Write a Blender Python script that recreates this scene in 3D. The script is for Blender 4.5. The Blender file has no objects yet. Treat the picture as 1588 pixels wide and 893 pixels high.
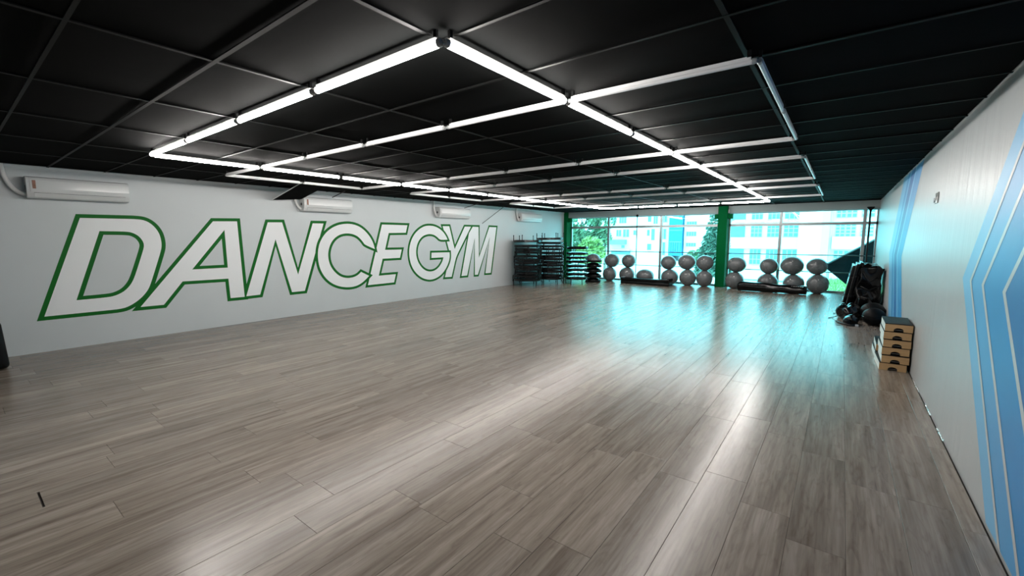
import bpy, bmesh, math, random
from mathutils import Vector, Matrix, noise
from mathutils.geometry import tessellate_polygon

random.seed(7)
sc = bpy.context.scene
COL = sc.collection

# ------------------------------------------------------------------ camera, sky, exposure
cam_data = bpy.data.cameras.new('camera')
cam = bpy.data.objects.new('camera', cam_data)
COL.objects.link(cam)
cam_data.sensor_width = 36.0
cam_data.lens = 15.252
cam_data.clip_start = 0.05
cam_data.clip_end = 600
_r = Vector((0.797278, 0.603610, -0.001442))
_u = Vector((-0.068659, 0.093060, 0.993290))
_f = Vector((-0.599694, 0.791830, -0.115638))
m = Matrix((( _r.x, _u.x, -_f.x, 0.0), (_r.y, _u.y, -_f.y, 0.0), (_r.z, _u.z, -_f.z, 1.673), (0, 0, 0, 1)))
cam.matrix_world = m
sc.camera = cam

SKY = 7.2            # bright overcast sky
TUBE = 112.0         # radiance of a burning tube
world = bpy.data.worlds.new('world')
sc.world = world
world.use_nodes = True
bg = world.node_tree.nodes['Background']
bg.inputs['Color'].default_value = (0.93, 0.97, 1.0, 1)
bg.inputs['Strength'].default_value = SKY
sc.view_settings.view_transform = 'Standard'
sc.view_settings.look = 'None'
sc.view_settings.gamma = 1.0
sc.view_settings.use_curve_mapping = False
sc.view_settings.exposure = 0.0

# ------------------------------------------------------------------ room dimensions (metres)
XL, XR = -9.306, 0.779
YN, YB = -1.38, 16.02
H = 2.70
ZT = 2.63            # height of the tube lights

# ------------------------------------------------------------------ helpers
class MB:
    def __init__(s):
        s.v = []; s.f = []
    def add(s, vs, fs):
        o = len(s.v); s.v += [tuple(p) for p in vs]; s.f += [tuple(i + o for i in f) for f in fs]; return s
    def box(s, x0, x1, y0, y1, z0, z1):
        vs = [(x0,y0,z0),(x1,y0,z0),(x1,y1,z0),(x0,y1,z0),(x0,y0,z1),(x1,y0,z1),(x1,y1,z1),(x0,y1,z1)]
        return s.add(vs, [(0,3,2,1),(4,5,6,7),(0,1,5,4),(1,2,6,5),(2,3,7,6),(3,0,4,7)])
    def tube(s, pts, r, n=10, cap=True):
        pts = [Vector(p) for p in pts]; rs = r if isinstance(r, (list, tuple)) else [r] * len(pts)
        rings = []; up = None
        for i, p in enumerate(pts):
            a = pts[max(i-1, 0)]; b = pts[min(i+1, len(pts)-1)]
            t = (b - a).normalized()
            if up is None:
                up = Vector((0,0,1)) if abs(t.z) < .9 else Vector((1,0,0))
            n1 = (up - t * up.dot(t)).normalized(); n2 = t.cross(n1); up = n1
            rings.append([p + (n1*math.cos(2*math.pi*k/n) + n2*math.sin(2*math.pi*k/n)) * rs[i] for k in range(n)])
        vs = [v for rg in rings for v in rg]; fs = []
        for i in range(len(pts)-1):
            for k in range(n):
                fs.append((i*n+k, i*n+(k+1)%n, (i+1)*n+(k+1)%n, (i+1)*n+k))
        if cap:
            fs.append(tuple(range(n-1, -1, -1))); fs.append(tuple((len(pts)-1)*n + k for k in range(n)))
        return s.add(vs, fs)
    def lathe(s, prof, n=24, c=(0,0,0)):
        vs = []; fs = []
        for (r, z) in prof:
            for k in range(n):
                a = 2*math.pi*k/n; vs.append((c[0]+r*math.cos(a), c[1]+r*math.sin(a), c[2]+z))
        for i in range(len(prof)-1):
            for k in range(n):
                fs.append((i*n+k, i*n+(k+1)%n, (i+1)*n+(k+1)%n, (i+1)*n+k))
        fs.append(tuple(range(n-1,-1,-1))); fs.append(tuple((len(prof)-1)*n+k for k in range(n)))
        return s.add(vs, fs)
    def torus(s, R, r, c=(0,0,0), n=32, m_=8):
        vs = []; fs = []
        for i in range(n):
            a = 2*math.pi*i/n
            for j in range(m_):
                b = 2*math.pi*j/m_
                vs.append((c[0]+(R+r*math.cos(b))*math.cos(a), c[1]+(R+r*math.cos(b))*math.sin(a), c[2]+r*math.sin(b)))
        for i in range(n):
            for j in range(m_):
                fs.append((i*m_+j, ((i+1)%n)*m_+j, ((i+1)%n)*m_+(j+1)%m_, i*m_+(j+1)%m_))
        return s.add(vs, fs)
    def extrude(s, prof, y0, y1, axis='y'):
        """prof: list of (a, z); extruded along y (a = x) or along x (a = y)"""
        n = len(prof)
        if axis == 'y':
            vs = [(a, y0, z) for a, z in prof] + [(a, y1, z) for a, z in prof]
        else:
            vs = [(y0, a, z) for a, z in prof] + [(y1, a, z) for a, z in prof]
        fs = [(i, (i+1)%n, n+(i+1)%n, n+i) for i in range(n)]
        fs += [tuple(range(n-1,-1,-1)), tuple(range(n, 2*n))]
        return s.add(vs, fs)
    def mesh(s, name):
        me = bpy.data.meshes.new(name); me.from_pydata(s.v, [], s.f)
        bm = bmesh.new(); bm.from_mesh(me); bmesh.ops.recalc_face_normals(bm, faces=bm.faces); bm.to_mesh(me); bm.free()
        return me
    def build(s, name, mat, parent=None, smooth=False, bevel=0.0, seg=2, label=None):
        me = s.mesh(name)
        if bevel:
            bm = bmesh.new(); bm.from_mesh(me)
            bmesh.ops.bevel(bm, geom=list(bm.edges), offset=bevel, segments=seg, profile=.6, affect='EDGES', clamp_overlap=True)
            bm.to_mesh(me); bm.free()
        return put(name, me, mat, parent, smooth, label)

def put(name, me, mat, parent=None, smooth=False, label=None):
    if mat is not None and not me.materials:
        me.materials.append(mat)
    if smooth:
        for p in me.polygons: p.use_smooth = True
        if smooth is not True:
            me.set_sharp_from_angle(angle=smooth)
    o = bpy.data.objects.new(name, me); COL.objects.link(o)
    if parent is not None: o.parent = parent
    if label: o['label'] = label
    return o

def tag(o, label, cat, group=None, kind=None):
    o['label'] = label; o['category'] = cat
    if group: o['group'] = group
    if kind: o['kind'] = kind
    return o

def empty(name, loc=(0,0,0), rot=(0,0,0)):
    o = bpy.data.objects.new(name, None); COL.objects.link(o)
    o.location = loc; o.rotation_euler = rot; o.empty_display_size = .1
    return o

def dup(root, loc=None, rot=None, parent=None):
    c = root.copy(); COL.objects.link(c)
    if parent is not None: c.parent = parent
    if loc is not None: c.location = loc
    if rot is not None: c.rotation_euler = rot
    for ch in list(root.children): dup(ch, parent=c)
    return c

ORD = ['first', 'second', 'third', 'fourth', 'fifth', 'sixth', 'seventh', 'eighth', 'ninth', 'tenth', 'eleventh', 'twelfth']

# ------------------------------------------------------------------ materials
def newmat(name):
    mt = bpy.data.materials.new(name); mt.use_nodes = True
    nt = mt.node_tree; b = nt.nodes['Principled BSDF']
    return mt, nt, b

def mat(name, col, rough=.5, metal=0.0, var=.08, scale=6.0, stretch=(1,1,1), bump=0.0, bscale=40.0, spec=.5, rvar=0.0, coat=0.0):
    """procedural paint / plastic / metal with slight tonal variation and relief"""
    mt, nt, b = newmat(name)
    N, L = nt.nodes, nt.links
    g = N.new('ShaderNodeNewGeometry')
    mp = N.new('ShaderNodeMapping'); mp.inputs['Scale'].default_value = stretch
    L.new(g.outputs['Position'], mp.inputs['Vector'])
    nz = N.new('ShaderNodeTexNoise'); nz.inputs['Scale'].default_value = scale; nz.inputs['Detail'].default_value = 4
    L.new(mp.outputs['Vector'], nz.inputs['Vector'])
    cr = N.new('ShaderNodeMix'); cr.data_type = 'RGBA'
    cr.inputs['A'].default_value = (*[max(c*(1-var), 0) for c in col], 1)
    cr.inputs['B'].default_value = (*[min(c*(1+var), 1) for c in col], 1)
    L.new(nz.outputs['Fac'], cr.inputs['Factor'])
    L.new(cr.outputs['Result'], b.inputs['Base Color'])
    b.inputs['Roughness'].default_value = rough; b.inputs['Metallic'].default_value = metal
    b.inputs['Specular IOR Level'].default_value = spec
    b.inputs['Coat Weight'].default_value = coat
    if rvar:
        mr = N.new('ShaderNodeMapRange'); mr.inputs['To Min'].default_value = max(rough-rvar, .02); mr.inputs['To Max'].default_value = rough+rvar
        L.new(nz.outputs['Fac'], mr.inputs['Value']); L.new(mr.outputs['Result'], b.inputs['Roughness'])
    if bump:
        n2 = N.new('ShaderNodeTexNoise'); n2.inputs['Scale'].default_value = bscale; n2.inputs['Detail'].default_value = 3
        L.new(mp.outputs['Vector'], n2.inputs['Vector'])
        bp = N.new('ShaderNodeBump'); bp.inputs['Strength'].default_value = bump; bp.inputs['Distance'].default_value = .01
        L.new(n2.outputs['Fac'], bp.inputs['Height']); L.new(bp.outputs['Normal'], b.inputs['Normal'])
    return mt

def emit_mat(name, col, strength):
    mt, nt, b = newmat(name)
    b.inputs['Base Color'].default_value = (.9,.9,.9,1)
    b.inputs['Emission Color'].default_value = (*col, 1)
    b.inputs['Emission Strength'].default_value = strength
    return mt

def glass_mat(name, tint):
    mt, nt, b = newmat(name)
    N, L = nt.nodes, nt.links
    N.remove(b)
    tr = N.new('ShaderNodeBsdfTransparent'); tr.inputs['Color'].default_value = (*tint, 1)
    gl = N.new('ShaderNodeBsdfGlossy'); gl.inputs['Roughness'].default_value = .02
    fr = N.new('ShaderNodeFresnel'); fr.inputs['IOR'].default_value = 1.3
    mx = N.new('ShaderNodeMixShader')
    L.new(fr.outputs['Fac'], mx.inputs['Fac']); L.new(tr.outputs['BSDF'], mx.inputs[1]); L.new(gl.outputs['BSDF'], mx.inputs[2])
    L.new(mx.outputs['Shader'], N['Material Output'].inputs['Surface'])
    return mt

def wood_floor_mat():
    mt, nt, b = newmat('laminate_wood')
    N, L = nt.nodes, nt.links
    g = N.new('ShaderNodeNewGeometry'); oi = N.new('ShaderNodeObjectInfo')
    ad = N.new('ShaderNodeMath'); ad.operation = 'ADD'
    L.new(g.outputs['Random Per Island'], ad.inputs[0]); L.new(oi.outputs['Random'], ad.inputs[1])
    fr = N.new('ShaderNodeMath'); fr.operation = 'FRACT'; L.new(ad.outputs[0], fr.inputs[0])
    mu = N.new('ShaderNodeMath'); mu.operation = 'MULTIPLY'; mu.inputs[1].default_value = 53.0; L.new(fr.outputs[0], mu.inputs[0])
    cx = N.new('ShaderNodeCombineXYZ'); L.new(mu.outputs[0], cx.inputs['Z']); L.new(mu.outputs[0], cx.inputs['Y'])
    va = N.new('ShaderNodeVectorMath'); va.operation = 'ADD'
    L.new(g.outputs['Position'], va.inputs[0]); L.new(cx.outputs[0], va.inputs[1])
    def nz(sx, sy, scale, detail, dist=0.0):
        mp = N.new('ShaderNodeMapping'); mp.inputs['Scale'].default_value = (sx, sy, 1)
        L.new(va.outputs[0], mp.inputs['Vector'])
        t = N.new('ShaderNodeTexNoise'); t.inputs['Scale'].default_value = scale; t.inputs['Detail'].default_value = detail
        t.inputs['Distortion'].default_value = dist
        L.new(mp.outputs[0], t.inputs['Vector']); return t
    broad = nz(1, .055, 15, 2, .5)
    fine = nz(1, .04, 70, 3, .2)
    figure = nz(1, .16, 24, 4, 1.4)
    def ramp(src, stops):
        r = N.new('ShaderNodeValToRGB'); e = r.color_ramp.elements
        e[0].position, e[0].color = stops[0][0], (*stops[0][1], 1)
        e[1].position, e[1].color = stops[-1][0], (*stops[-1][1], 1)
        for p, c in stops[1:-1]:
            k = e.new(p); k.color = (*c, 1)
        L.new(src, r.inputs['Fac']); return r
    c1 = ramp(broad.outputs['Fac'], [(.28, (.152,.127,.103)), (.5, (.222,.191,.158)), (.72, (.285,.249,.214))])
    c2 = ramp(fine.outputs['Fac'], [(.30, (.74,.72,.70)), (.62, (1,1,1))])
    c3 = ramp(figure.outputs['Fac'], [(.30, (.74,.72,.70)), (.50, (1,1,1)), (.75, (1.0,1.0,1.0))])
    def mult(a, c, f=1.0):
        x = N.new('ShaderNodeMix'); x.data_type = 'RGBA'; x.blend_type = 'MULTIPLY'; x.inputs['Factor'].default_value = f
        L.new(a, x.inputs['A']); L.new(c, x.inputs['B']); return x.outputs['Result']
    col = mult(mult(c1.outputs['Color'], c2.outputs['Color'], .8), c3.outputs['Color'], .8)
    tone = N.new('ShaderNodeMapRange'); tone.inputs['To Min'].default_value = .86; tone.inputs['To Max'].default_value = 1.12
    L.new(fr.outputs[0], tone.inputs['Value'])
    x = N.new('ShaderNodeMix'); x.data_type = 'RGBA'; x.blend_type = 'MULTIPLY'; x.inputs['Factor'].default_value = 1
    L.new(col, x.inputs['A']); L.new(tone.outputs[0], x.inputs['B'])
    L.new(x.outputs['Result'], b.inputs['Base Color'])
    rr = N.new('ShaderNodeMapRange'); rr.inputs['To Min'].default_value = .225; rr.inputs['To Max'].default_value = .25
    L.new(figure.outputs['Fac'], rr.inputs['Value']); L.new(rr.outputs[0], b.inputs['Roughness'])
    bp = N.new('ShaderNodeBump'); bp.inputs['Strength'].default_value = .02; bp.inputs['Distance'].default_value = .001
    L.new(figure.outputs['Fac'], bp.inputs['Height']); L.new(bp.outputs['Normal'], b.inputs['Normal'])
    b.inputs['Specular IOR Level'].default_value = .36
    return mt

M = {}
M['wood'] = wood_floor_mat()
M['wall'] = mat('grey_wall_paint', (.475,.512,.52), .5, var=.05, scale=1.3, bump=.05, bscale=60)
M['wall_right'] = mat('satin_wall_paint', (.345,.372,.378), .36, var=.05, scale=5, stretch=(1,1.6,.12), bump=.6, bscale=5)
M['white_paint'] = mat('white_letter_paint', (.69,.71,.715), .5, var=.03, scale=3)
M['green_paint'] = mat('green_letter_paint', (.002,.108,.010), .6, var=.12, scale=5, spec=.2)
M['green_pillar'] = mat('green_pillar_paint', (.0005,.102,.028), .6, var=.1, scale=3, spec=.03)
M['ceiling_black'] = mat('black_ceiling_panel', (.0040,.0044,.0044), .85, var=.35, scale=2.5, bump=.12, bscale=9, spec=.015)
M['bar_black'] = mat('black_ceiling_bar', (.0060,.0064,.0064), .5, var=.3, scale=4, spec=.04)
M['void'] = mat('dark_void', (.008,.008,.008), .9, var=.2)
M['subfloor'] = mat('dark_subfloor', (.02,.017,.015), .9, var=.2)
M['plastic'] = mat('white_plastic', (.56,.58,.58), .18, var=.02, scale=3, spec=.5)
M['plastic_grey'] = mat('grey_plastic', (.38,.40,.40), .35, var=.05)
M['pipe'] = mat('white_pipe_lagging', (.62,.63,.62), .55, var=.06, scale=12, bump=.15, bscale=70)
M['sticker'] = mat('brown_sticker', (.20,.09,.05), .5, var=.6, scale=90)
M['dark'] = mat('dark_detail', (.05,.05,.05), .45, var=.2)
M['tube_off'] = mat('opal_tube_plastic', (.74,.75,.75), .3, var=.02)
M['tube_on'] = emit_mat('burning_tube', (1.0,.945,.90), TUBE)
M['cap'] = mat('grey_end_cap', (.30,.30,.29), .35, var=.1)
M['pin'] = mat('nickel_pin', (.75,.73,.70), .25, metal=.8, var=.05)
M['header'] = mat('grey_lintel_paint', (.28,.35,.35), .55, var=.06, scale=3)
M['alu'] = mat('grey_aluminium', (.33,.36,.36), .35, metal=.6, var=.06, scale=8)
M['rail'] = mat('dark_rail_metal', (.09,.10,.10), .4, metal=.5, var=.1)
M['glass'] = glass_mat('tinted_teal_glass', (.50,.955,1.0))
M['ball'] = mat('grey_ball_vinyl', (.12,.13,.135), .27, var=.08, scale=7, spec=.5, rvar=.05)
M['valve'] = mat('pale_valve_plug', (.7,.7,.68), .4, var=.05)
M['black_vinyl'] = mat('black_vinyl', (.003,.0033,.0036), .16, var=.3, scale=5, spec=.3, rvar=.04)
M['black_mat'] = mat('black_foam_mat', (.004,.005,.0055), .4, var=.3, scale=9, spec=.25, bump=.1, bscale=30)
M['black_metal'] = mat('black_powder_coat', (.004,.0045,.0045), .45, var=.2, scale=9, spec=.25)
M['black_rubber'] = mat('black_rubber', (.003,.0033,.0036), .5, spec=.14, var=.25, scale=15, bump=.2, bscale=120)
M['black_mesh'] = mat('black_jump_fabric', (.004,.0045,.005), .6, var=.3, scale=20, spec=.2)
M['step_wood'] = mat('step_plywood', (.42,.27,.13), .45, var=.22, scale=9, stretch=(.35,6,6), bump=.05)
M['step_lit_side'] = mat('step_side_lit_wood', (.60,.62,.58), .4, var=.06, scale=6)  # left boards whitened: light falling on that side is put into the colour
M['foil'] = mat('silver_foil', (.62,.63,.62), .25, metal=.7, var=.2, scale=60, bump=.6, bscale=80)
M['stripe_line'] = mat('pale_grey_line_paint', (.40,.43,.43), .36, var=.03, scale=5)
M['blue_1'] = mat('pale_blue_paint', (.135,.37,.59), .42, var=.06, scale=2.5)
M['blue_2'] = mat('sky_blue_paint', (.062,.275,.53), .42, var=.06, scale=2.5)
M['blue_3'] = mat('mid_blue_paint', (.018,.20,.46), .42, var=.06, scale=2.5)
M['blue_4'] = mat('deep_blue_paint', (.007,.108,.33), .42, var=.07, scale=2.5)
M['facade'] = mat('white_render', (.82,.82,.80), .8, var=.04, scale=.6)
M['facade_pale'] = mat('pale_render', (.66,.70,.72), .8, var=.05, scale=.5)  # duller, bluer render for the pilaster, downpipe and shop canopy
M['win_far'] = mat('far_window_glass', (.13,.245,.295), .25, var=.4, scale=1.2)
M['frame_far'] = mat('far_window_frame', (.55,.58,.58), .6, var=.08)
M['blue_clad'] = mat('blue_cladding', (.015,.17,.36), .4, var=.2, scale=.8)
M['green_awning'] = mat('green_awning', (.20,.42,.30), .7, var=.2, scale=1)
M['leaf'] = mat('green_leaf', (.13,.20,.11), .6, var=.5, scale=2.2)
M['leaf_lime'] = mat('lime_leaf', (.26,.33,.10), .6, var=.4, scale=3)
M['leaf_dark'] = mat('conifer_leaf', (.07,.12,.085), .7, var=.4, scale=2)
M['bark'] = mat('bark', (.20,.17,.14), .9, var=.3, scale=9, bump=.5, bscale=20)
M['grass'] = mat('grass_blade', (.28,.38,.15), .7, var=.4, scale=9)
M['paving'] = mat('pale_paving', (.78,.78,.76), .85, var=.1, scale=.7)
M['awning_dark'] = mat('dark_canvas', (.0015,.003,.0035), .7, var=.3, scale=3, spec=.05)
M['red'] = mat('red_sticker', (.24,.10,.07), .5, var=.4, scale=70)

# ================================================================== THE SETTING
# ---- floor: dark subfloor with separate laminate planks
floor = MB().box(XL-.15, XR+.15, YN-.15, YB+.48, -.12, -.010).build('floor', M['subfloor'])
tag(floor, 'grey-brown wood laminate floor of the dance hall', 'floor', kind='structure')
PW, PL, PT = .267, 1.25, .010
def plank_mesh(w, l, name='plank'):
    c = .0014; g = .0005
    x0, x1, y0, y1 = -w/2+g, w/2-g, g, l-g
    vs = [(x0,y0,-PT),(x1,y0,-PT),(x1,y1,-PT),(x0,y1,-PT),
          (x0,y0,-c),(x1,y0,-c),(x1,y1,-c),(x0,y1,-c),
          (x0+c,y0+c,0),(x1-c,y0+c,0),(x1-c,y1-c,0),(x0+c,y1-c,0)]
    fs = [(0,1,5,4),(1,2,6,5),(2,3,7,6),(3,0,4,7),(4,5,9,8),(5,6,10,9),(6,7,11,10),(7,4,8,11),(8,9,10,11)]
    return vs, fs
planks = []
k0 = math.floor((XL + .672) / PW)
xk = -.672 + k0 * PW
rp = random.Random(11)
while xk < XR - .004:
    x0 = max(xk, XL + .002); x1 = min(xk + PW, XR - .012)
    off = rp.random() * PL
    if xk < -4.0 < xk + PW: off = (.25 - YN) % PL
    y = YN - (PL - off if off else 0)
    while y < YB + .22:
        a, b = max(y, YN), min(y + PL, YB + .22)
        if xk < -4.0 < xk + PW and abs(a - .25) < .01: a += .010      # one joint has opened up
        if b - a > .03 and x1 - x0 > .02:
            planks.append(((x0+x1)/2, a, x1-x0, b-a))
        y += PL
    xk += PW
def plank_key(p):
    c = Vector((p[0], p[1] + p[3]/2, 0)); d = c - Vector((0,0,1.673))
    v = Vector((_r.dot(d), _u.dot(d), _f.dot(d)))
    if v.z < .4: return 1e6 + d.length
    u_, w_ = abs(v.x / v.z), v.y / v.z
    if u_ > 1.30 or w_ < -.80: return 1e5 + d.length
    return d.length
planks.sort(key=plank_key)
cache = {}
for i, (x, y, w, l) in enumerate(planks[:298]):
    key = (round(w, 3), round(l, 3))
    if key not in cache:
        vs, fs = plank_mesh(w, l); cache[key] = MB().add(vs, fs).mesh('plank')
    o = put('plank', cache[key], M['wood'], floor)
    o.location = (x, y, 0)
rest = MB()
for (x, y, w, l) in planks[298:]:
    vs, fs = plank_mesh(w, l)
    rest.add([(a+x, b+y, c) for a, b, c in vs], fs)
o = rest.build('plank_field', M['wood'], floor); o['kind'] = 'stuff'; o['label'] = 'the more distant laminate planks'

# ---- walls
wall_left = MB().box(XL-.15, XL, YN-.15, YB+.48, -.12, H+.25).build('wall_left', M['wall'])
tag(wall_left, 'long grey wall painted with large green-outlined letters', 'wall', kind='structure')
wall_right = MB().box(XR, XR+.15, YN-.15, YB+.48, -.12, H+.25).build('wall_right', M['wall_right'])
tag(wall_right, 'satin pale grey wall with painted blue chevrons', 'wall', kind='structure')
wall_front = MB().box(XL, XR, YN-.15, YN, -.12, H+.25).build('wall_front', M['wall'])
tag(wall_front, 'plain grey wall behind the viewer', 'wall', kind='structure')
wall_back = MB().box(XL, XR, YB, YB+.45, 2.465, H+.25).build('wall_back', M['header'])
tag(wall_back, 'grey lintel above the window wall', 'wall', kind='structure')
sill = MB().box(XL, XR, YB+.23, YB+.45, -.12, .012).build('trim_3', M['header'])
tag(sill, 'low grey sill under the floor-length windows', 'sill', kind='structure')

cor = MB().extrude([(XL,2.70),(XL+.022,2.70),(XL+.022,2.668),(XL+.012,2.640),(XL,2.640)], YN, 15.86).build('trim_4', M['wall'])
tag(cor, 'narrow grey cornice strip along the top of the lettered wall', 'cornice', kind='structure')

# ---- painted lettering on the left wall
LETTERS = {
    'D': [[(1.362,1.979),(2.051,1.983),(2.156,1.959),(2.242,1.888),(2.307,1.778),(2.332,1.662),(2.335,1.545),(2.312,1.44),(2.131,0.888),(2.083,0.787),(2.003,0.686),(1.907,0.604),(1.797,0.542),(1.71,0.527),(1.643,0.524),(0.864,0.524)],[(1.566,1.782),(1.896,1.779),(1.972,1.757),(2.038,1.708),(2.078,1.644),(2.099,1.571),(2.087,1.492),(1.931,1.02),(1.869,0.899),(1.784,0.805),(1.678,0.749),(1.577,0.731),(1.219,0.726)]],
    'A': [[(3.129,1.978),(3.532,1.988),(3.57,0.521),(3.322,0.523),(3.31,0.9),(2.584,0.905),(2.287,0.523),(1.972,0.525)],[(3.307,1.823),(3.314,1.111),(2.742,1.108)]],
    'N': [[(4.094,1.984),(4.379,1.991),(4.649,0.885),(5.035,1.987),(5.286,1.989),(4.776,0.52),(4.497,0.519),(4.225,1.645),(3.858,0.534),(3.6,0.529)]],
    'C': [[(6.605,1.391),(6.584,1.493),(6.532,1.616),(6.447,1.738),(6.325,1.857),(6.192,1.942),(6.024,1.992),(5.859,2.001),(5.673,1.974),(5.524,1.919),(5.388,1.836),(5.274,1.724),(5.188,1.593),(5.136,1.454),(5.112,1.294),(5.118,1.132),(5.148,0.989),(5.215,0.842),(5.306,0.723),(5.433,0.618),(5.599,0.541),(5.795,0.501),(5.975,0.5),(6.125,0.537),(6.267,0.614),(6.413,0.733),(6.189,0.846),(6.125,0.79),(6.036,0.746),(5.938,0.723),(5.818,0.721),(5.702,0.745),(5.589,0.802),(5.482,0.907),(5.41,1.016),(5.366,1.142),(5.356,1.286),(5.38,1.418),(5.438,1.55),(5.521,1.652),(5.638,1.731),(5.754,1.767),(5.883,1.776),(6.013,1.758),(6.132,1.711),(6.227,1.628),(6.286,1.556),(6.326,1.501)]],
    'E': [[(6.846,2.002),(7.654,2.001),(7.594,1.803),(7.044,1.792),(6.911,1.363),(7.442,1.36),(7.377,1.142),(6.83,1.14),(6.694,0.716),(7.225,0.719),(7.161,0.507),(6.368,0.504)]],
    'G': [[(9.134,1.613),(9.087,1.699),(8.978,1.826),(8.824,1.927),(8.641,1.992),(8.461,2.01),(8.284,1.996),(8.123,1.938),(7.965,1.839),(7.836,1.709),(7.748,1.56),(7.696,1.39),(7.682,1.241),(7.703,1.068),(7.752,0.915),(7.844,0.769),(7.98,0.639),(8.149,0.538),(8.353,0.481),(8.535,0.481),(8.721,0.529),(8.898,0.622),(9.047,0.765),(9.148,0.913),(9.212,1.076),(9.206,1.237),(8.491,1.245),(8.48,1.097),(8.952,1.097),(8.908,0.983),(8.809,0.86),(8.697,0.773),(8.557,0.718),(8.405,0.711),(8.273,0.742),(8.144,0.817),(8.033,0.933),(7.953,1.08),(7.924,1.233),(7.935,1.374),(7.982,1.514),(8.071,1.633),(8.188,1.721),(8.335,1.765),(8.468,1.773),(8.603,1.751),(8.724,1.688),(8.83,1.603)]],
    'Y': [[(8.947,2.003),(9.214,2.006),(9.424,1.329),(9.878,2.007),(10.16,2.009),(9.476,1.088),(9.276,0.499),(8.996,0.507),(9.236,1.156)]],
    'M': [[(10.241,2.008),(10.515,2.009),(10.519,1.025),(11.054,2.016),(11.418,2.012),(11.107,0.498),(10.834,0.503),(11.071,1.686),(10.46,0.482),(10.315,0.487),(10.328,1.661),(9.956,0.492),(9.698,0.493),(10.065,1.809)]],
}
def area(p): return .5*sum(p[i][0]*p[(i+1)%len(p)][1]-p[(i+1)%len(p)][0]*p[i][1] for i in range(len(p)))
def offset(poly, d):
    """mitred offset of a closed polygon; d > 0 grows it"""
    p = poly if area(poly) > 0 else poly[::-1]
    n = len(p); out = []
    for i in range(n):
        a, b, c = Vector(p[i-1]), Vector(p[i]), Vector(p[(i+1) % n])
        e1 = (b-a).normalized(); e2 = (c-b).normalized()
        n1 = Vector((e1.y, -e1.x)); n2 = Vector((e2.y, -e2.x))
        s = n1 + n2
        k = s.dot(n1)
        s = s / max(k, .22)
        out.append((b.x + s.x*d, b.y + s.y*d))
    return out
def smooth_curve(poly, it=1):
    """round off the gently turning vertices (curved strokes), keep true corners"""
    for _ in range(it):
        n = len(poly); out = []
        for i in range(n):
            a, b, c = Vector(poly[i-1]), Vector(poly[i]), Vector(poly[(i+1) % n])
            ang = math.degrees((b-a).angle(c-b)); l1, l2 = (b-a).length, (c-b).length
            if ang < 48 and max(l1, l2) < 1.2:
                f1 = min(.25, .08/l1); f2 = min(.25, .08/l2)
                out += [tuple(b.lerp(a, f1)), tuple(b.lerp(c, f2))]
            else: out.append(tuple(b))
        poly = out
    return poly
def flat_on_wall(x, polys, name, mt, parent, label=None):
    pv = [[Vector((x, y, z)) for y, z in p] for p in polys]
    tris = tessellate_polygon(pv)
    vs = [v for p in pv for v in p]
    me = bpy.data.meshes.new(name); me.from_pydata(vs, [], [tuple(t) for t in tris])
    bm = bmesh.new(); bm.from_mesh(me)
    for f in bm.faces:
        f.normal_update()
        if f.normal.x * (1 if x < 0 else -1) < 0: f.normal_flip()
    bm.to_mesh(me); bm.free()
    return put(name, me, mt, parent, label=label)
GW = .058
TOPS = {'D': .0, 'A': .0003, 'N': .0006, 'E': .0009, 'Y': .0012, 'M': .0015, 'C': .0024, 'G': .0027}
for ch, polys in LETTERS.items():
    polys = [smooth_curve(p, 2) for p in polys]
    base = XL + .0010 + TOPS[ch]
    green = [offset(polys[0], GW)] + [offset(p, -GW) for p in polys[1:]]
    lo = flat_on_wall(base, green, 'painted_letter', M['green_paint'], wall_left, 'green outline of the painted letter ' + ch)
    flat_on_wall(base + .0007, polys, 'letter_fill', M['white_paint'], lo, 'white fill of the painted letter ' + ch)

# ---- blue chevrons painted on the right wall (apex at mid height)
ZA = 1.35
def chevron(ya, yb, z0, z1, s_up, s_dn, mt, name, lift, label=None):
    """band between the chevron lines whose apexes are at ya < yb"""
    def line(y0):
        return [(y0 - (ZA-z0)*s_dn, z0), (y0, ZA), (y0 - (z1-ZA)*s_up, z1)]
    a, b = line(ya), line(yb)
    poly = a + b[::-1]
    return flat_on_wall(XR - lift, [poly], name, mt, wall_right, label)
def dark_chevron(yb, mt, lift):
    poly = [(yb-(ZA-.02), .02), (yb, ZA), (yb-(2.68-ZA)*1.0, 2.68), (YN+.1, 2.68), (YN+.1, .02)]
    return flat_on_wall(XR - lift, [poly], 'painted_chevron', mt, wall_right, 'deep blue innermost chevron')
for ya, yb, mt, lb in [(4.24, 4.87, 'blue_1', 'pale blue outer chevron band'), (3.75, 4.59, 'blue_2', 'sky blue chevron band'), (2.9, 4.24, 'blue_3', 'mid blue chevron band')]:
    chevron(ya, yb, .02, 2.68, 1.0, 1.0, M[mt], 'painted_chevron', {'blue_1': .0010, 'blue_2': .0016, 'blue_3': .0022}[mt], lb)
dark_chevron(3.75, M['blue_4'], .0028)
for y0, w in [(4.59, .05), (4.24, .055), (3.75, .06)]:
    chevron(y0-w/2, y0+w/2, .02, 2.68, 1.0, 1.0, M['stripe_line'], 'painted_line', .0034, 'pale line between two blue bands')
for ya, yb, mt, lb in [(11.05, 11.70, 'blue_1', 'pale blue far chevron band'), (10.78, 11.05, 'blue_3', 'mid blue far chevron band'), (10.62, 10.78, 'blue_1', 'thin pale blue far chevron line'),
                   (10.16, 10.62, 'blue_4', 'deep blue far chevron band'), (10.02, 10.16, 'blue_1', 'thin pale far chevron line'), (9.38, 10.02, 'blue_3', 'mid blue inner far chevron band')]:
    chevron(ya, yb, .02, 2.68, 1.15, .95, M[mt], 'painted_chevron', .0012, lb)

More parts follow.
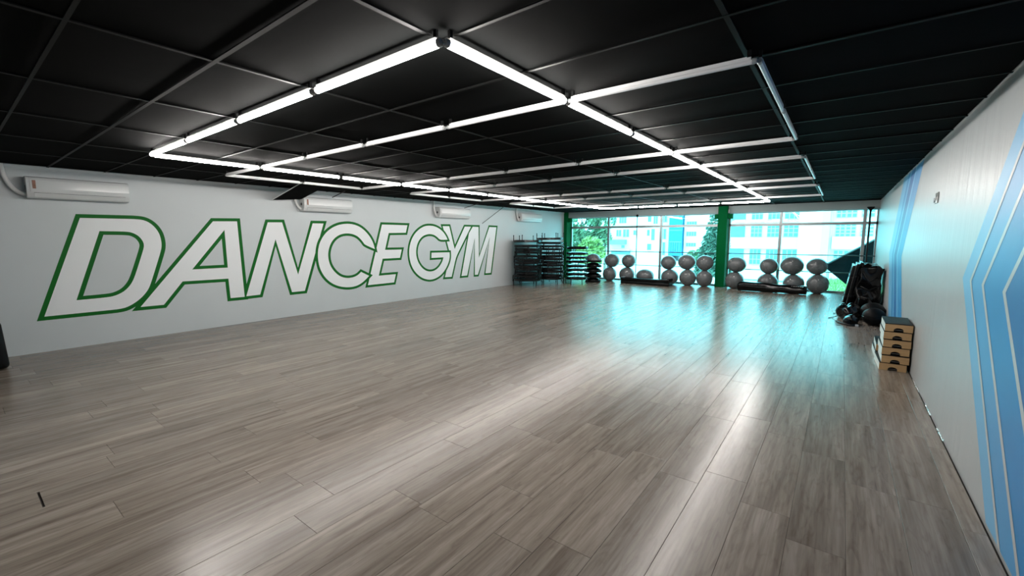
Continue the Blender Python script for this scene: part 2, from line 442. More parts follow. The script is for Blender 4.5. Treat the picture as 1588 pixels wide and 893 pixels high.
# ---- pillars
p1 = MB().box(XL, -9.17, 15.87, 16.46, -.01, H+.02).build('trim_1', M['green_pillar'], bevel=.006)
tag(p1, 'green corner pillar between lettered wall and window', 'pillar', kind='structure')
MB().box(-9.17, -9.02, 15.99, 16.10, 2.30, 2.47).build('bracket', M['green_pillar'], p1, bevel=.005)
p2 = MB().box(-3.372, -3.085, 15.86, 16.46, -.01, H+.02).build('trim_2', M['green_pillar'], bevel=.006)
tag(p2, 'green pillar in the middle of the window wall', 'pillar', kind='structure')
MB().box(-3.49, -3.372, 15.95, 16.12, 2.28, 2.44).build('bracket', M['green_pillar'], p2, bevel=.005)
MB().box(-3.085, -2.95, 15.95, 16.12, 2.28, 2.44).build('bracket', M['green_pillar'], p2, bevel=.005)
MB().tube([(-3.055,15.93,2.47),(-3.055,15.93,2.58)], .022, 10).build('conduit', M['plastic'], p2, smooth=True)

# ---- windows: aluminium mullions, transom, guard rails, separate panes
def window(name, x0, x1, mull, label):
    yw = 16.30
    w = MB().box(x0, x1, yw-.035, yw+.035, 2.445, 2.50).build(name, M['alu'])
    tag(w, label, 'window', kind='structure')
    MB().box(x0, x1, yw-.03, yw+.03, .012, .05).build('bottom_rail', M['alu'], w)
    MB().box(x0, x1, yw-.04, yw+.04, 2.032, 2.116).build('transom', M['alu'], w)
    for xm in mull:
        MB().box(xm-.040, xm+.040, yw-.045, yw+.045, .03, 2.48).build('mullion', M['alu'], w, bevel=.004)
    for xe in (x0+.02, x1-.02):
        MB().box(xe-.02, xe+.02, yw-.04, yw+.04, .03, 2.48).build('jamb', M['alu'], w)
    for z in (1.125, .61):
        MB().tube([(x0, yw-.07, z), (x1, yw-.07, z)], .014, 8).build('guard_rail', M['rail'], w, smooth=True)
    xs = [x0] + mull + [x1]
    for a, b in zip(xs[:-1], xs[1:]):
        for z0, z1 in ((.05, 2.045), (2.105, 2.445)):
            MB().box(a+.03, b-.03, yw-.004, yw+.004, z0, z1).build('pane', M['glass'], w)
window('window_1', -9.17, -3.372, [-7.475, -5.39], 'floor-length tinted window left of the middle green pillar')
window('window_2', -3.085, XR, [-1.597, .478], 'floor-length tinted window right of the middle green pillar')

# ---- ceiling: dark deck, lay-in panels, grid bars
ceiling = MB().box(XL-.15, XR+.15, YN-.15, YB+.48, H+.05, H+.25).build('ceiling', M['void'])
tag(ceiling, 'black panelled ceiling with a metal grid', 'ceiling', kind='structure')
CX, CY = 1.243, .615
xe = [.74 - CX*i for i in range(9)]            # grid lines along the hall
ye = []
y = YN
yg0 = 1.08 - CY*4
while yg0 < YB + .01:
    ye.append(yg0); yg0 += CY
rc = random.Random(5)
pm = {}
def panel_mesh(w, l):
    k = (round(w,3), round(l,3))
    if k not in pm:
        pm[k] = MB().box(-w/2, w/2, -l/2, l/2, 0, .012).mesh('ceiling_panel')
    return pm[k]
xs_all = [XR] + [x for x in xe if XL + .05 < x < XR - .05] + [XL]
ys_all = [YN] + [y for y in ye if YN + .05 < y < YB - .05] + [YB]
for i in range(len(xs_all)-1):
    x1, x0 = xs_all[i], xs_all[i+1]
    for j in range(len(ys_all)-1):
        y0, y1 = ys_all[j], ys_all[j+1]
        w, l = x1-x0-.008, y1-y0-.008
        o = put('ceiling_panel', panel_mesh(w, l), M['ceiling_black'], ceiling)
        o.location = ((x0+x1)/2, (y0+y1)/2, H + rc.uniform(0, .004))
        o.rotation_euler = (rc.uniform(-1,1)*.006, rc.uniform(-1,1)*.0022, 0)
        if x1 < -7.9 and x0 < -9.1 and x0 > -9.25 and y0 < 4.4 < y1:        # the panel that has slipped from the grid
            o.location = ((x0+x1)/2, (y0+y1)/2, H - .118)
            o.rotation_euler = (.10, -.205, 0)
            pe = MB().box(-w/2, w/2, -l/2-.005, -l/2, -.001, .013).build('panel_edge', M['tube_off'], o, label='pale raw edge')
            o['label'] = 'sagging black ceiling panel beside the second air conditioner'
for xg in xs_all[1:-1]:
    MB().box(xg-.013, xg+.013, YN, YB, H-.008, H-.001).add(
        *(lambda v, f: (v, f))([(xg-.004,YN,H-.002),(xg+.004,YN,H-.002),(xg+.004,YB,H-.002),(xg-.004,YB,H-.002),(xg-.004,YN,H+.04),(xg+.004,YN,H+.04),(xg+.004,YB,H+.04),(xg-.004,YB,H+.04)],
                               [(0,3,2,1),(4,5,6,7),(0,1,5,4),(1,2,6,5),(2,3,7,6),(3,0,4,7)])).build('grid_bar', M['bar_black'], ceiling)
for j, yg in enumerate(ys_all[1:-1]):
    w = .010 if j % 3 else .013
    o = MB().box(XL+.01, XR-.002, yg-w, yg+w, -.006, 0).build('grid_bar', M['bar_black'], ceiling)
    o.location = (0, 0, H - .002 + rc.uniform(-.002, 0))
# loose grid bars hanging down near the lettered wall
for a, b in (((-9.19,5.46,2.57),(-8.87,5.58,2.698)), ((-9.19,9.75,2.56),(-8.89,10.06,2.698)), ((-9.19,10.57,2.117),(-9.05,11.53,2.698))):
    MB().tube([a, b], .011, 6).build('loose_grid_bar', M['dark'], ceiling, label='loose black grid bar hanging from the ceiling')

# ================================================================== TUBE LIGHTS
XT = [-.430, -1.634, -2.843, -4.052, -5.261, -6.470, -7.679]
YT = [1.60 + 1.203*k for k in range(11)]
TL = 1.145
def make_tube(lit):
    root = empty('tube_light')
    MB().tube([(-TL/2,0,0),(TL/2,0,0)], .0185 if lit else .0125, 14).build('diffuser', M['tube_on'] if lit else M['tube_off'], root, smooth=.8)
    hw = .014 if lit else .008
    MB().extrude([(-hw,.030),(hw,.030),(hw*.7,.010),(-hw*.7,.010)], -TL/2+.01, TL/2-.01, axis='x').build('housing', M['cap'] if lit else M['tube_off'], root)
    for s in (-1, 1):
        MB().tube([(s*(TL/2-.004),0,.002),(s*(TL/2+.006),0,.002),(s*(TL/2+.020),0,.002)], [.0215,.0215,.017] if lit else [.016,.016,.013], 14).build('end_cap', M['cap'] if lit else M['plastic_grey'], root, smooth=.8)
    if lit:
        for s in (-1, 1):
            MB().tube([(s*(TL/2+.018),0,.011),(s*(TL/2+.027),0,.011)], .0045, 8).tube([(s*(TL/2+.018),0,-.007),(s*(TL/2+.027),0,-.007)], .0045, 8).build('contact_pins', M['pin'], root)
    for s in (-1, 1):
        MB().box(s*(TL/2-.02)-.010, s*(TL/2-.02)+.010, -.008, .008, .026, .068).build('hanger', M['bar_black'], root)
    return root
protos = {True: make_tube(True), False: make_tube(False)}
used = set()
def place_tube(lit, a, b, label, group):
    rz = 0 if abs(a[1]-b[1]) < .01 else math.pi/2
    c = ((a[0]+b[0])/2, (a[1]+b[1])/2, ZT)
    o = protos[lit] if lit not in used else dup(protos[lit])
    used.add(lit)
    o.location = c; o.rotation_euler = (0, 0, rz)
    tag(o, label, 'tube light', group)
GL, GU = 'glowing tubes of the big ceiling rectangle', 'unlit tubes of the crossing ceiling loops'
for k in range(4):
    place_tube(True, (XT[1+k], YT[0]), (XT[2+k], YT[0]), f'glowing tube light, {ORD[k]} from the right on the nearest run of the rectangle', GL)
    place_tube(True, (XT[1+k], YT[10]), (XT[2+k], YT[10]), f'glowing tube light, {ORD[k]} from the right on the run before the windows', GL)
for k in range(10):
    place_tube(True, (XT[1], YT[k]), (XT[1], YT[k+1]), f'glowing tube light, {ORD[k]} from the viewer on the right-hand long run', GL)
    place_tube(True, (XT[5], YT[k]), (XT[5], YT[k+1]), f'glowing tube light, {ORD[k]} from the viewer on the long run beside the lettered wall', GL)
for n, (ja, jb) in enumerate(((1, 3), (4, 6), (7, 9))):
    nm = ('nearest', 'middle', 'farthest')[n]
    for j, side in ((ja, 'near'), (jb, 'far')):
        for k in range(6):
            place_tube(False, (XT[k], YT[j]), (XT[k+1], YT[j]), f'unlit white tube, {ORD[k]} from the right on the {side} side of the {nm} unlit loop', GU)
    for xi, side in ((0, 'right'), (6, 'left')):
        for j in range(ja, jb):
            place_tube(False, (XT[xi], YT[j]), (XT[xi], YT[j+1]), f'unlit white tube, {"nearer" if j == ja else "farther"} one on the {side} end of the {nm} unlit loop', GU)

# ================================================================== AIR CONDITIONERS
def air_conditioner(y0, y1, label, pipe_top, sticker):
    r = empty('air_conditioner', (XL, (y0+y1)/2, 2.235))
    L = (y1-y0)/2
    prof = [(0,0),(.0,.30),(.05,.305),(.15,.300),(.195,.285),(.212,.25),(.214,.14),(.205,.075),(.17,.012),(.13,0)]
    body = MB().extrude(prof, -L, L).build('body', M['plastic'], r, bevel=.006, smooth=.6)
    fp = [(.190,.288),(.204,.283),(.219,.25),(.222,.14),(.215,.085),(.207,.085),(.210,.14),(.206,.25)]
    MB().extrude(fp, -L+.035, L-.012).build('front_panel', M['plastic'], r, bevel=.002, smooth=.6)
    lv = [(.212,.074),(.216,.070),(.182,.016),(.176,.016)]
    MB().extrude(lv, -L+.07, L-.05).build('louver', M['plastic'], r, bevel=.001)
    MB().box(.203, .2065, -L+.068, L-.048, .0735, .0785).build('louver_gap', M['dark'], r)
    MB().box(.221, .2235, -.07, .07, .108, .114).build('badge', M['plastic_grey'], r)
    if sticker:
        st = MB().box(.2195, .2235, -L+.058, -L+.092, .13, .245).build('energy_sticker', M['sticker'], r)
        MB().box(.2235, .2245, -L+.063, -L+.087, .20, .235).build('sticker_head', M['red'], st)
    MB().tube([(.10,-L-.001,.15),(.10,-L-.006,.15)], .03, 12).build('side_port', M['dark'], r)
    pts = []
    for t in range(13):
        u = t/12
        pts.append((.075, -L - .135*(1-u)**1.6 - .0, .05 + .42*(1-u)**.62 if u < 1 else .05))
    P0 = Vector((.06, -L-pipe_top, .47)); P1 = Vector((.06, -L-pipe_top, .28)); P2 = Vector((.06, -L-pipe_top*.7, .07)); P3 = Vector((.08, -L+.01, .05))
    bz = [P0*(1-t)**3 + P1*3*t*(1-t)**2 + P2*3*t*t*(1-t) + P3*t**3 for t in [i/14 for i in range(15)]]
    MB().tube(bz, .026, 12).build('pipe', M['pipe'], r, smooth=True)
    tag(r, label, 'air conditioner', 'split air conditioners along the lettered wall')
    return r
air_conditioner(.83, 1.93, 'white split air conditioner high above the letter D', .20, True)
air_conditioner(4.76, 5.90, 'white split air conditioner beside the sagging ceiling panel above letters N and C', .13, True)
air_conditioner(8.66, 9.93, 'white split air conditioner above the letters G and Y', .10, False)
air_conditioner(12.60, 13.90, 'white split air conditioner above the stacked trampolines', .12, False)

# ================================================================== EXERCISE BALLS
def ball_mesh():
    prof = []
    n = 30
    for i in range(n+1):
        a = -math.pi/2 + math.pi*i/n
        r, z = math.cos(a), math.sin(a)
        rib = 1 + .006*math.sin(a*34) * (1 if abs(a) < 1.1 else 0)
        z = max(z, -.955) if z < 0 else min(z, .985)
        prof.append((max(r*rib, .02), z))
    return MB().lathe(prof, 32).mesh('exercise_ball')
BM = ball_mesh(); BM.materials.append(M['ball'])
for p in BM.polygons: p.use_smooth = True
VM = MB().lathe([(.013,-.002),(.013,.003),(.008,.006)], 10).mesh('valve'); VM.materials.append(M['valve'])
def ball(x, y, rx, rz, zc, rot, label):
    r = empty('exercise_ball', (x, y, zc - rz))
    o = put('ball_skin', BM, None, r); o.location = (0, 0, rz); o.scale = (rx, rx, rz); o.rotation_euler = (0, 0, rot)
    d = Vector((math.cos(rot)*.86, math.sin(rot)*.86, .5)).normalized()
    v = put('valve', VM, None, r); v.location = (d.x*rx*.99, d.y*rx*.99, rz + d.z*rz*.99)
    v.rotation_euler = d.to_track_quat('Z', 'Y').to_euler()
    tag(r, label, 'exercise ball', 'grey exercise balls along the window')
YBALL = 15.70
cols = [(-7.13, .265, .275, -7.04, .285, .268, 'leftmost pair'), (-6.43, .288, .285, -6.37, .258, .252, 'second pair from the left'),
        (-5.72, .320, .262, None, 0, 0, None), (-4.83, .298, .278, -4.89, .265, .250, 'pair right of the lone ball'),
        (-4.21, .282, .290, -4.26, .290, .268, 'second pair left of the middle green pillar'), (-3.665, .258, .285, -3.672, .276, .266, 'pair touching the left of the middle green pillar'),
        (-2.735, .279, .280, -2.69, .278, .255, 'pair just right of the middle green pillar'), (-1.80, .288, .275, -1.785, .256, .250, 'second pair right of the middle green pillar'),
        (-1.105, .284, .278, -1.175, .308, .285, 'pair with the widest upper ball'), (-.50, .284, .295, -.548, .268, .248, 'rightmost pair')]
for i, (x, rx, rz, x2, rx2, rz2, nm) in enumerate(cols):
    yy = YBALL - (.02 if rx > .31 else 0)
    if nm is None:
        ball(x, yy, rx, rz, rz*.955, -1.2, 'lone squashed grey exercise ball behind the folded black mat')
        continue
    ball(x, yy, rx, rz, rz*.955, -1.5 + .4*math.sin(i*2.1), f'lower grey exercise ball of the {nm}')
    zt = rz*(.955+.985)
    ball(x2, yy, rx2, rz2, zt + rz2*.945, -1.9 + .5*math.sin(i*1.7), f'upper grey exercise ball of the {nm}')

# ================================================================== MATS IN FRONT OF THE BALLS
fm = empty('folded_mat', (-5.50, 15.17, 0), (0, 0, -.105))
def rr_prof(w, h, r, n=5):
    out = []
    for cx_, cz, a0 in ((w/2-r, r, -90), (w/2-r, h-r, 0), (-w/2+r, h-r, 90), (-w/2+r, r, 180)):
        for k in range(n+1):
            a = math.radians(a0 + 90*k/n); out.append((cx_+r*math.cos(a), cz+r*math.sin(a)))
    return out
MB().extrude(rr_prof(.36, .112, .042), -.90, .90, axis='x').build('lower_fold', M['black_mat'], fm, smooth=.7)
mbu = MB(); pr = rr_prof(.36, .105, .042)
vs = []; fs = []; nseg = 14; n = len(pr)
for i in range(nseg+1):
    t = i/nseg; xx = -.90 + 1.80*t
    lift = .111 + .05*max(0, t-.72)**2*10 + .006*math.sin(t*9)
    for a, z in pr: vs.append((xx + .05*max(0, t-.8)*(z*8), a, z + lift))
for i in range(nseg):
    for k in range(n): fs.append((i*n+k, i*n+(k+1)%n, (i+1)*n+(k+1)%n, (i+1)*n+k))
fs += [tuple(range(n-1,-1,-1)), tuple(nseg*n+k for k in range(n))]
mbu.add(vs, fs).build('upper_fold', M['black_vinyl'], fm, smooth=.7)
MB().box(-.93, -.86, -.12, .1, .214, .228).build('strap', M['plastic_grey'], fm, bevel=.004)
tag(fm, 'folded black exercise mat lying before the balls left of the pillar', 'mat')

rm_ = empty('rolled_mat', (-1.63, 15.18, 0), (0, 0, -.03))
vs = []; fs = []; n = 20; nseg = 22
for i in range(nseg+1):
    t = i/nseg; xx = -.90 + 1.80*t
    R = .150 - .016*t + .006*math.sin(t*7) + .004*math.sin(t*19)
    if i in (0, nseg): R *= .90
    for k in range(n):
        a = 2*math.pi*k/n; q = R*(1+.04*math.sin(3*a+t*5))
        zz = R + q*math.sin(a)*.95
        vs.append((xx, q*math.cos(a)*1.1, max(zz, .002)))
for i in range(nseg):
    for k in range(n): fs.append((i*n+k, i*n+(k+1)%n, (i+1)*n+(k+1)%n, (i+1)*n+k))
fs += [tuple(range(n-1,-1,-1)), tuple(nseg*n+k for k in range(n))]
MB().add(vs, fs).build('roll', M['black_vinyl'], rm_, smooth=True)
MB().tube([(.899,.0,.105)]+[(.905, .085*math.cos(a*.55)*(1-a/22), .105+.085*math.sin(a*.55)*(1-a/22)) for a in range(20)], .006, 6).build('spiral_edge', M['black_mat'], rm_)
prn = MB()
for k in range(6):
    xx = .52 + .055*k
    prn.box(xx, xx+.034, -.085-.004*k, -.045, .232-.002*k, .240-.002*k)
prn.build('print_mark', M['valve'], rm_, label='row of small pale printed marks')
tag(rm_, 'rolled black mat lying before the balls right of the pillar', 'mat')

# ================================================================== STACKED MINI TRAMPOLINES
def make_trampoline():
    r = empty('mini_trampoline')
    MB().torus(.462, .026, n=28, m_=8).build('frame', M['black_metal'], r, smooth=True)
    MB().lathe([(.36,-.004),(.36,.004)], 28).build('jump_bed', M['black_mesh'], r)
    sk = MB(); n = 28
    vs = []
    for k in range(n):
        a = 2*math.pi*k/n
        vs += [(.355*math.cos(a), .355*math.sin(a), .002), (.484*math.cos(a), .484*math.sin(a), -.046), (.487*math.cos(a), .487*math.sin(a), .030), (.355*math.cos(a), .355*math.sin(a), .010)]
    fs = []
    for k in range(n):
        q = (k+1) % n
        for e in range(4): fs.append((k*4+e, q*4+e, q*4+(e+1)%4, k*4+(e+1)%4))
    sk.add(vs, fs).build('spring_cover', M['black_vinyl'], r)
    for k in range(6):
        a = math.pi/3*k + .3
        c, s = math.cos(a)*.499, math.sin(a)*.499
        lg = MB().tube([(c, s, .0), (c, s, -.200)], .0135, 8).build('leg', M['black_metal'], r, smooth=.8)
        MB().tube([(c, s, -.185), (c, s, -.215)], .018, 8).build('rubber_foot', M['black_rubber'], lg, smooth=.8)
    return r
tp = make_trampoline(); tp_used = [False]
def trampoline(x, y, z, rot, sc_, flip, label):
    o = tp if not tp_used[0] else dup(tp)
    tp_used[0] = True
    o.location = (x, y, z); o.scale = (sc_,)*2 + (1,)
    o.rotation_euler = ((math.pi if flip else 0) + rt.uniform(-.02,.02)*(z > .3), rt.uniform(-.02,.02)*(z > .3), rot)
    tag(o, label, 'trampoline', 'stacked mini trampolines by the corner pillar')
rt = random.Random(3)
for (cx_, cy_, n, dz, s_, nm) in ((-8.76, 12.50, 12, .118, 1.0, 'tall stack against the lettered wall'), (-8.46, 13.50, 13, .115, .98, 'middle stack'), (-7.66, 14.02, 8, .150, .80, 'low stack beside the dome trainers')):
    for k in range(n):
        flip = (k == n-1)
        z = .216 + k*dz
        trampoline(cx_ + rt.uniform(-.02,.02), cy_ + rt.uniform(-.02,.02), z + (.02 if flip else rt.uniform(-.012,.012) if k else 0), rt.uniform(0, 1.05), s_, flip,
                   f'black mini trampoline, {"topmost and upside down" if flip else ORD[k] + " from the floor"} in the {nm}')

# ================================================================== DOME BALANCE TRAINERS
def dome_trainer(z, s, top, label, tilt=0):
    r = empty('dome_trainer', (-7.42, 14.86, z), (tilt, tilt*.6, .3))
    R = .315*s
    MB().lathe([(R*.93,0),(R,.010),(R,.042),(R*.95,.055)], 32).build('platform', M['black_rubber'], r, smooth=.7)
    MB().torus(R*.97, .014, (0,0,.058), 32, 8).build('rim', M['black_rubber'], r, smooth=True)
    hgt = .255 if top else .125
    pr = [(R*.93*math.cos(a), .055 + hgt*math.sin(a)) for a in [math.pi/2*i/10 for i in range(10)]] + [(.01, .055+hgt)]
    MB().lathe(pr, 32).build('dome', M['ball'] if top else M['black_vinyl'], r, smooth=True)
    for k in (0, 1):
        a = k*math.pi + .7
        MB().tube([(R*1.0*math.cos(a-.2), R*1.0*math.sin(a-.2), .028), (R*1.14*math.cos(a), R*1.14*math.sin(a), .018), (R*1.0*math.cos(a+.2), R*1.0*math.sin(a+.2), .028)], .009, 6).build('handle', M['black_metal'], r)
    tag(r, label, 'balance trainer', 'dome balance trainers stacked beside the balls')
for k in range(4):
    dome_trainer(k*.187, (.90,1.0,1.03,1.0)[k], False, f'black dome balance trainer, {ORD[k]} from the floor in its stack')
dome_trainer(4*.187 + .012, .98, True, 'grey dome balance trainer on top of its black stack', .02)

# ================================================================== BLACK POLES BY THE WINDOW
def pole(x, y, r_, cap, label, cat='pole'):
    p = empty('window_pole', (x, y, 0))
    MB().tube([(0,0,0),(0,0,2.44)], r_, 10).build('shaft', M['black_metal'], p, smooth=.8)
    if cap == 'ball':
        MB().lathe([(.01,2.42),(.035,2.44),(.048,2.475),(.035,2.51),(.01,2.525)], 14).build('knob', M['black_rubber'], p, smooth=True)
    else:
        MB().lathe([(r_,2.38),(.03,2.42),(.085,2.49),(.088,2.515)], 16).build('flared_cap', M['black_rubber'], p, smooth=.7)
    MB().lathe([(.05,0),(.05,.012),(r_,.03)], 14).build('foot', M['black_rubber'], p, smooth=.7)
    tag(p, label, cat)
pole(-6.20, 15.985, .016, 'ball', 'thin black pole with a round knob before the left window')
pole(.575, 15.93, .024, 'flare', 'thin black pole with a flared top by the right wall')

# ================================================================== BLACK GEAR AGAINST THE RIGHT WALL
def crumple(vs, amp, fq, seed):
    out = []
    for v in vs:
        v = Vector(v); q = Vector((v.x*fq+seed, v.y*fq, v.z*fq))
        d = Vector((noise.noise(q), noise.noise(q+Vector((9.1,3,1))), noise.noise(q+Vector((2,7.7,5)))))
        ridge = 1 - abs(noise.noise(q*1.7))*2
        out.append(v + d*amp + d.normalized()*amp*.4*ridge if d.length > 0 else v)
    return out
def grid_box(x0b, x1b, x0t, x1t, y0, y1, z0, z1, n=12, nz_=16):
    """closed box with a subdivided skin, narrower at the top"""
    bm = bmesh.new(); bmesh.ops.create_cube(bm, size=1)
    bmesh.ops.subdivide_edges(bm, edges=list(bm.edges), cuts=n, use_grid_fill=True)
    for v in bm.verts:
        t = v.co.z + .5; a = v.co.x + .5; b = v.co.y + .5
        xa = x0b + (x0t-x0b)*t; xb = x1b + (x1t-x1b)*t
        cz = 1 - .10*(abs(a-.5)*2)**4 if t > .95 else 1
        v.co = Vector((xa+(xb-xa)*a, y0+(y1-y0)*b, z0+(z1-z0)*t*cz))
    return bm
def crumpled(bm, amp, fq, seed, name, mt, parent, floor_z=None, xmax=None):
    for v, p in zip(bm.verts, crumple([v.co.copy() for v in bm.verts], amp, fq, seed)):
        if floor_z is not None: p.z = max(p.z, floor_z)
        if xmax is not None: p.x = min(p.x, xmax)
        v.co = p
    me = bpy.data.meshes.new(name); bm.to_mesh(me); bm.free()
    return put(name, me, mt, parent, smooth=True)

for k, (xb, xt, y0, y1, h_, lb) in enumerate(((.065,.225,12.15,13.25,1.05,'outermost'), (.135,.290,12.10,13.15,1.09,'middle'), (.205,.355,12.20,13.20,1.12,'innermost'))):
    ang = math.atan2(xt-xb, h_)
    o = empty('leaning_mat', (xb, y0, 0), (0, ang, 0))
    L_ = h_/math.cos(ang); l_ = y1-y0
    MB().box(0, .055, 0, l_, .004, L_).build('pad', M['black_vinyl'], o, bevel=.012, seg=3, smooth=.7)
    MB().tube([(-.002,-.004,.03),(-.002,-.004,L_-.03)], .006, 6).build('piping', M['dark'], o)
    for zz in (.35, .75):
        MB().box(-.006, .061, -.008, l_+.006, L_*zz-.018, L_*zz+.018).build('band', M['black_mat'], o)
    tag(o, f'black vinyl mat leaning in the pile by the right wall, {lb} of three', 'mat', 'mats leaning by the right wall')
tb = empty('vinyl_cover_bundle', (.55, 12.5, 0))
tb.location = (0,0,0)
crumpled(grid_box(.26,.735,.37,.70,11.95,13.05,.006,1.05,14), .055, 4.5, 3.0, 'draped_cover', M['black_vinyl'], tb, .004, .762)
crumpled(grid_box(.30,.56,.36,.56,11.55,12.0,.006,.42,10), .05, 6.0, 8.0, 'lower_fold', M['black_vinyl'], tb, .004, .762)
for a, b, c in (((.40,11.93,.93),(.50,11.86,.72),(.68,11.93,.80)), ((.38,11.93,.62),(.52,11.86,.55),(.72,11.92,.66))):
    MB().tube([a, b, c], .012, 6).build('fold_edge', M['black_mat'], tb, smooth=True)
tag(tb, 'crumpled glossy black vinyl cover piled against the right wall', 'cover')

def slam_ball(x, y, r_, label):
    o = empty('slam_ball', (x, y, 0))
    prof = []
    for i in range(25):
        a = -math.pi/2 + math.pi*i/24
        g = 1 - .03*math.exp(-((a-.0)/.03)**2)
        prof.append((max(r_*math.cos(a)*g, .006), max(r_*.92*(1+math.sin(a)), .0)))
    MB().lathe(prof, 30).build('ball_body', M['black_rubber'], o, smooth=True)
    MB().torus(r_*.985, .006, (0,0,r_*.92), 36, 6).build('seam', M['black_vinyl'], o, smooth=True)
    tag(o, label, 'ball', 'black balls by the right wall')
    o.rotation_euler = (0, 0, 0)
slam_ball(.575, 10.62, .182, 'nearer of the two big black balls by the right wall')
slam_ball(.580, 11.13, .205, 'farther of the two big black balls by the right wall')

def blob(cx_, cy_, rx, ry, rz, seed, amp, name, mt, parent):
    bm = bmesh.new(); bmesh.ops.create_icosphere(bm, subdivisions=4, radius=1)
    for v in bm.verts:
        v.co = Vector((cx_+v.co.x*rx, cy_+v.co.y*ry, rz*.9+v.co.z*rz))
    return crumpled(bm, amp, 7.0, seed, name, mt, parent, .004, .76)
gb = empty('gear_bag', (.2, 11.1, 0)); gb.location = (0,0,0)
blob(.22, 11.28, .20, .32, .15, 2.0, .05, 'bag_body', M['black_vinyl'], gb)
blob(.14, 11.75, .11, .22, .13, 6.0, .04, 'bag_pocket', M['black_vinyl'], gb)
MB().tube([(.10,11.2,.10),(.0,11.05,.05),(-.06,11.12,.012),(-.12,11.02,.010)], .008, 6).build('strap', M['black_mat'], gb, smooth=True)
MB().tube([(.12,11.6,.08),(.04,11.75,.03),(-.05,11.74,.010)], .008, 6).build('strap', M['black_mat'], gb, smooth=True)
tag(gb, 'crumpled black gear bag with loose straps on the floor by the pile', 'bag')
gl_ = empty('boxing_glove', (0,0,0))
blob(.24, 10.56, .11, .17, .095, 11.0, .02, 'glove_body', M['black_vinyl'], gl_)
blob(.31, 10.64, .045, .08, .05, 13.0, .012, 'thumb', M['black_vinyl'], gl_)
MB().lathe([(.055,0),(.06,.05),(.055,.09)], 16, (.17,10.42,.004)).build('cuff', M['black_mat'], gl_, smooth=.7)
tag(gl_, 'black padded glove lying left of the nearer black ball', 'glove')
gl2 = empty('padded_strap', (0,0,0))
MB().tube([(.32,10.30,.018),(.22,10.27,.018),(.14,10.36,.018),(.06,10.52,.016),(.0,10.72,.014)], [.016,.020,.020,.014,.008], 8).build('strap_body', M['black_mat'], gl2, smooth=True)
MB().box(.30,.35,10.27,10.33,.002,.034).build('buckle', M['plastic_grey'], gl2, bevel=.004)
tag(gl2, 'black padded strap trailing on the floor before the gear bag', 'strap')

# ================================================================== WOODEN STEPS BY THE RIGHT WALL
def make_step():
    r = empty('step_platform')
    W_, D_, H_, t = .262, .62, .098, .014
    # front and back boards with the arched hand hole
    def board(y):
        pr = [(-W_/2,0)]
        for k in range(11):
            a = math.pi - math.pi*k/10
            pr.append((.046*math.cos(a)*(1.0 if abs(math.cos(a)) < .95 else 1.02), .012 + .034*math.sin(a)**.8 if 0 < k < 10 else .0))
        pr += [(W_/2,0),(W_/2,H_-.010),(-W_/2,H_-.010)]
        return MB().extrude(pr, y, y+t)
    fb = board(0).build('front_board', M['step_wood'], r)
    board(D_-t).build('back_board', M['step_wood'], r)
    for s in (-1, 1):
        MB().box(s*(W_/2-t/2)-t/2, s*(W_/2-t/2)+t/2, t, D_-t, 0, H_-.010).build('side_board', M['step_lit_side'] if s < 0 else M['step_wood'], r)
    MB().box(-W_/2+t, W_/2-t, t, D_-t, .012, .024).build('inner_floor', M['dark'], r)
    MB().box(-W_/2-.001, W_/2+.001, -.001, D_+.001, H_-.010, H_).build('rubber_top', M['black_rubber'], r, bevel=.002)
    return r
sp = make_step()
rs_ = random.Random(2)
for k in range(6):
    o = sp if k == 0 else dup(sp)
    o.location = ((.612, .627, .624, .630, .628, .633)[k], 7.105 + (.0, -.012, .004, -.006, .003, -.004)[k], k*.1005)
    o.rotation_euler = (0, 0, (.03, .0, .01, -.008, .006, 0)[k])
    lb = 'lowest' if k == 0 else 'topmost' if k == 5 else ORD[k] + ' from the floor'
    tag(o, f'black-topped wooden step, {lb} in the stack by the right wall', 'step', 'stacked wooden steps')
for k in range(2):
    lo = dup(sp, (.601 + .006*k, 7.775 + .01*k, k*.1005), (0, 0, .01 - .02*k))
    tag(lo, ('lower' if k == 0 else 'upper') + ' of two black-topped wooden steps behind the tall step stack', 'step', 'stacked wooden steps')

# ================================================================== SMALL THINGS
sw = empty('wall_plate', (XR, 6.52, 2.03))
MB().box(-.012, 0, -.10, .10, 0, .115).build('plate', M['plastic_grey'], sw, bevel=.003)
MB().box(-.018, -.012, -.085, .0, .062, .105).build('socket', M['dark'], sw)
MB().box(-.019, -.012, -.06, .0, .030, .060).build('rocker', M['plastic'], sw)
MB().box(-.018, -.012, .015, .085, .010, .060).build('cover_gap', M['dark'], sw)
tag(sw, 'small grey electrical plate high on the right wall', 'wall plate')

cs = empty('black_case', (-8.58, .10, 0))
bm = bmesh.new(); bmesh.ops.create_cube(bm, size=1)
for v in bm.verts:
    v.co = Vector((v.co.x*(.42 if v.co.z > 0 else .46), v.co.y*(.60 if v.co.z > 0 else .66), (v.co.z+.5)*.62+.02))
bmesh.ops.bevel(bm, geom=list(bm.edges), offset=.06, segments=4, profile=.5, affect='EDGES')
me = bpy.data.meshes.new('case_body'); bm.to_mesh(me); bm.free()
put('case_body', me, M['black_rubber'], cs, smooth=True)
for sx in (-.14, .14):
    for sy in (-.2, .2):
        MB().lathe([(.02,0),(.022,.028)], 10, (sx, sy, 0)).build('foot', M['dark'], cs)
MB().tube([(.02,-.08,.63),(.02,-.08,.68),(.02,.08,.68),(.02,.08,.63)], .012, 8).build('handle', M['black_metal'], cs, smooth=True)
tag(cs, 'black rounded case on the floor at the left edge', 'case')

